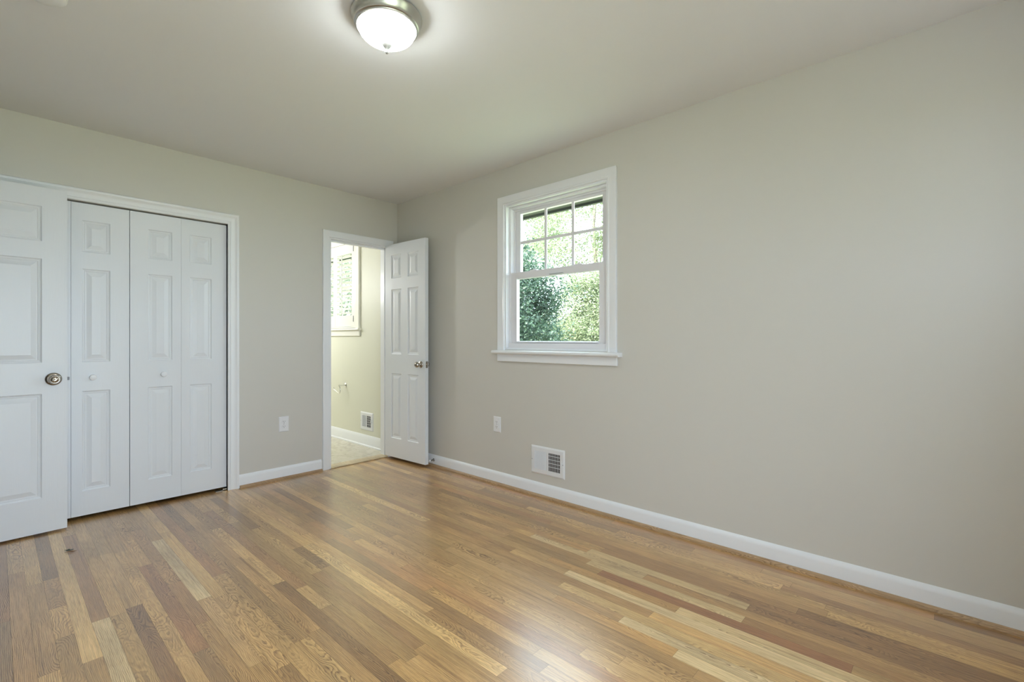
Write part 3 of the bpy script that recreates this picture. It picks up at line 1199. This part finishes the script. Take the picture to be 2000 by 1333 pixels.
# ------------------------------------------------------------------ bathroom lamp light
light('bathroom_lamp', 'POINT', (-1.1, 2.0, 1.85), 72, (0.97, 0.975, 1.0), shadow_soft_size=.06)


# ------------------------------------------------------------------ outdoors
m = MB()
m.quad((-40, -60, -3.2), (80, -60, -3.2), (80, 70, -3.2), (-40, 70, -3.2))
struct(m.build('ground', M_GRASS), 'lawn far below the window', 'ground')


def ray(u, v, s):
    F_ = Vector((math.sin(HEAD), math.cos(HEAD), 0))
    R_ = Vector((math.cos(HEAD), -math.sin(HEAD), 0))
    return Vector(CAM) + s * (F_ + (u - 1000) / 930.9 * R_ + Vector((0, 0, (663 - v) / 930.9)))


def tree(c, rad, n_cl, per, size, spread, m_leaf, label, seed, squash=1.0, trunk=True, group='trees outside the window'):
    rng = np.random.default_rng(seed)
    t = empty('tree', (c.x, c.y, -3.2))
    tag(t, label, 'tree')
    cc = np.array([0, 0, c.z + 3.2])
    d = rng.normal(size=(n_cl, 3))
    d /= np.linalg.norm(d, axis=1)[:, None]
    rr = rad * rng.uniform(.15, 1.0, n_cl) ** .45
    cen = cc + d * rr[:, None] * np.array([1, 1, squash])
    P = (cen[:, None, :] + rng.normal(size=(n_cl, per, 3)) * spread * np.array([1, 1, .75])).reshape(-1, 3)
    N = len(P)
    a = rng.normal(size=(N, 3))
    a[:, 2] *= .5
    a /= np.linalg.norm(a, axis=1)[:, None]
    b = np.cross(a, rng.normal(size=(N, 3)))
    b /= np.linalg.norm(b, axis=1)[:, None]
    nn = np.cross(a, b)
    L = size * rng.uniform(.7, 1.3, (N, 1))
    # a leaf: pointed, folded along the midrib (6 vertices, 4 triangles -> two quads)
    v0 = P - a * L * .5
    v1 = P - a * L * .05 + b * L * .30 + nn * L * .07
    v2 = P + a * L * .55
    v3 = P - a * L * .05 - b * L * .30 + nn * L * .07
    V = np.stack([v0, v1, v2, v3], 1).reshape(-1, 3)
    idx = np.arange(N) * 4
    F_ = np.concatenate([np.stack([idx, idx + 1, idx + 2], 1), np.stack([idx, idx + 2, idx + 3], 1)])
    me = bpy.data.meshes.new('foliage')
    me.from_pydata(V.tolist(), [], F_.tolist())
    me.materials.append(m_leaf)
    at = me.attributes.new('shade', 'FLOAT', 'FACE')
    sh = np.clip(rng.normal(.5, .28, N) + np.repeat(rng.normal(0, .12, n_cl), per), 0, 1)
    at.data.foreach_set('value', np.concatenate([sh, sh]).astype(np.float32))
    o = bpy.data.objects.new('foliage', me)
    COL.objects.link(o)
    o.parent = t
    # trunk and limbs reaching into the crown
    mb = MB()
    top = Vector(cc) + Vector((0, 0, rad * squash * .55))
    pts = [Vector((0, 0, 0)).lerp(top, i / 6) + Vector((rng.normal() * .06, rng.normal() * .06, 0)) * (i > 0) for i in range(7)]
    mb.tube(pts, [.085 * (1 - i / 7.5) + .012 for i in range(7)], 9)
    mb.build('trunk', M_BARK, t, smooth=60)
    mb = MB()
    for k_ in range(12):
        q = cen[rng.integers(0, n_cl)]
        s0 = pts[rng.integers(2, 5)]
        e0 = Vector(q)
        mid = s0.lerp(e0, .5) + Vector((0, 0, .12 * rad))
        mb.tube([s0, s0.lerp(mid, .5) + Vector((0, 0, .04)), mid, mid.lerp(e0, .5), e0], [.028, .022, .016, .010, .005], 6)
    mb.build('branches', M_BARK, t, smooth=60)
    return t


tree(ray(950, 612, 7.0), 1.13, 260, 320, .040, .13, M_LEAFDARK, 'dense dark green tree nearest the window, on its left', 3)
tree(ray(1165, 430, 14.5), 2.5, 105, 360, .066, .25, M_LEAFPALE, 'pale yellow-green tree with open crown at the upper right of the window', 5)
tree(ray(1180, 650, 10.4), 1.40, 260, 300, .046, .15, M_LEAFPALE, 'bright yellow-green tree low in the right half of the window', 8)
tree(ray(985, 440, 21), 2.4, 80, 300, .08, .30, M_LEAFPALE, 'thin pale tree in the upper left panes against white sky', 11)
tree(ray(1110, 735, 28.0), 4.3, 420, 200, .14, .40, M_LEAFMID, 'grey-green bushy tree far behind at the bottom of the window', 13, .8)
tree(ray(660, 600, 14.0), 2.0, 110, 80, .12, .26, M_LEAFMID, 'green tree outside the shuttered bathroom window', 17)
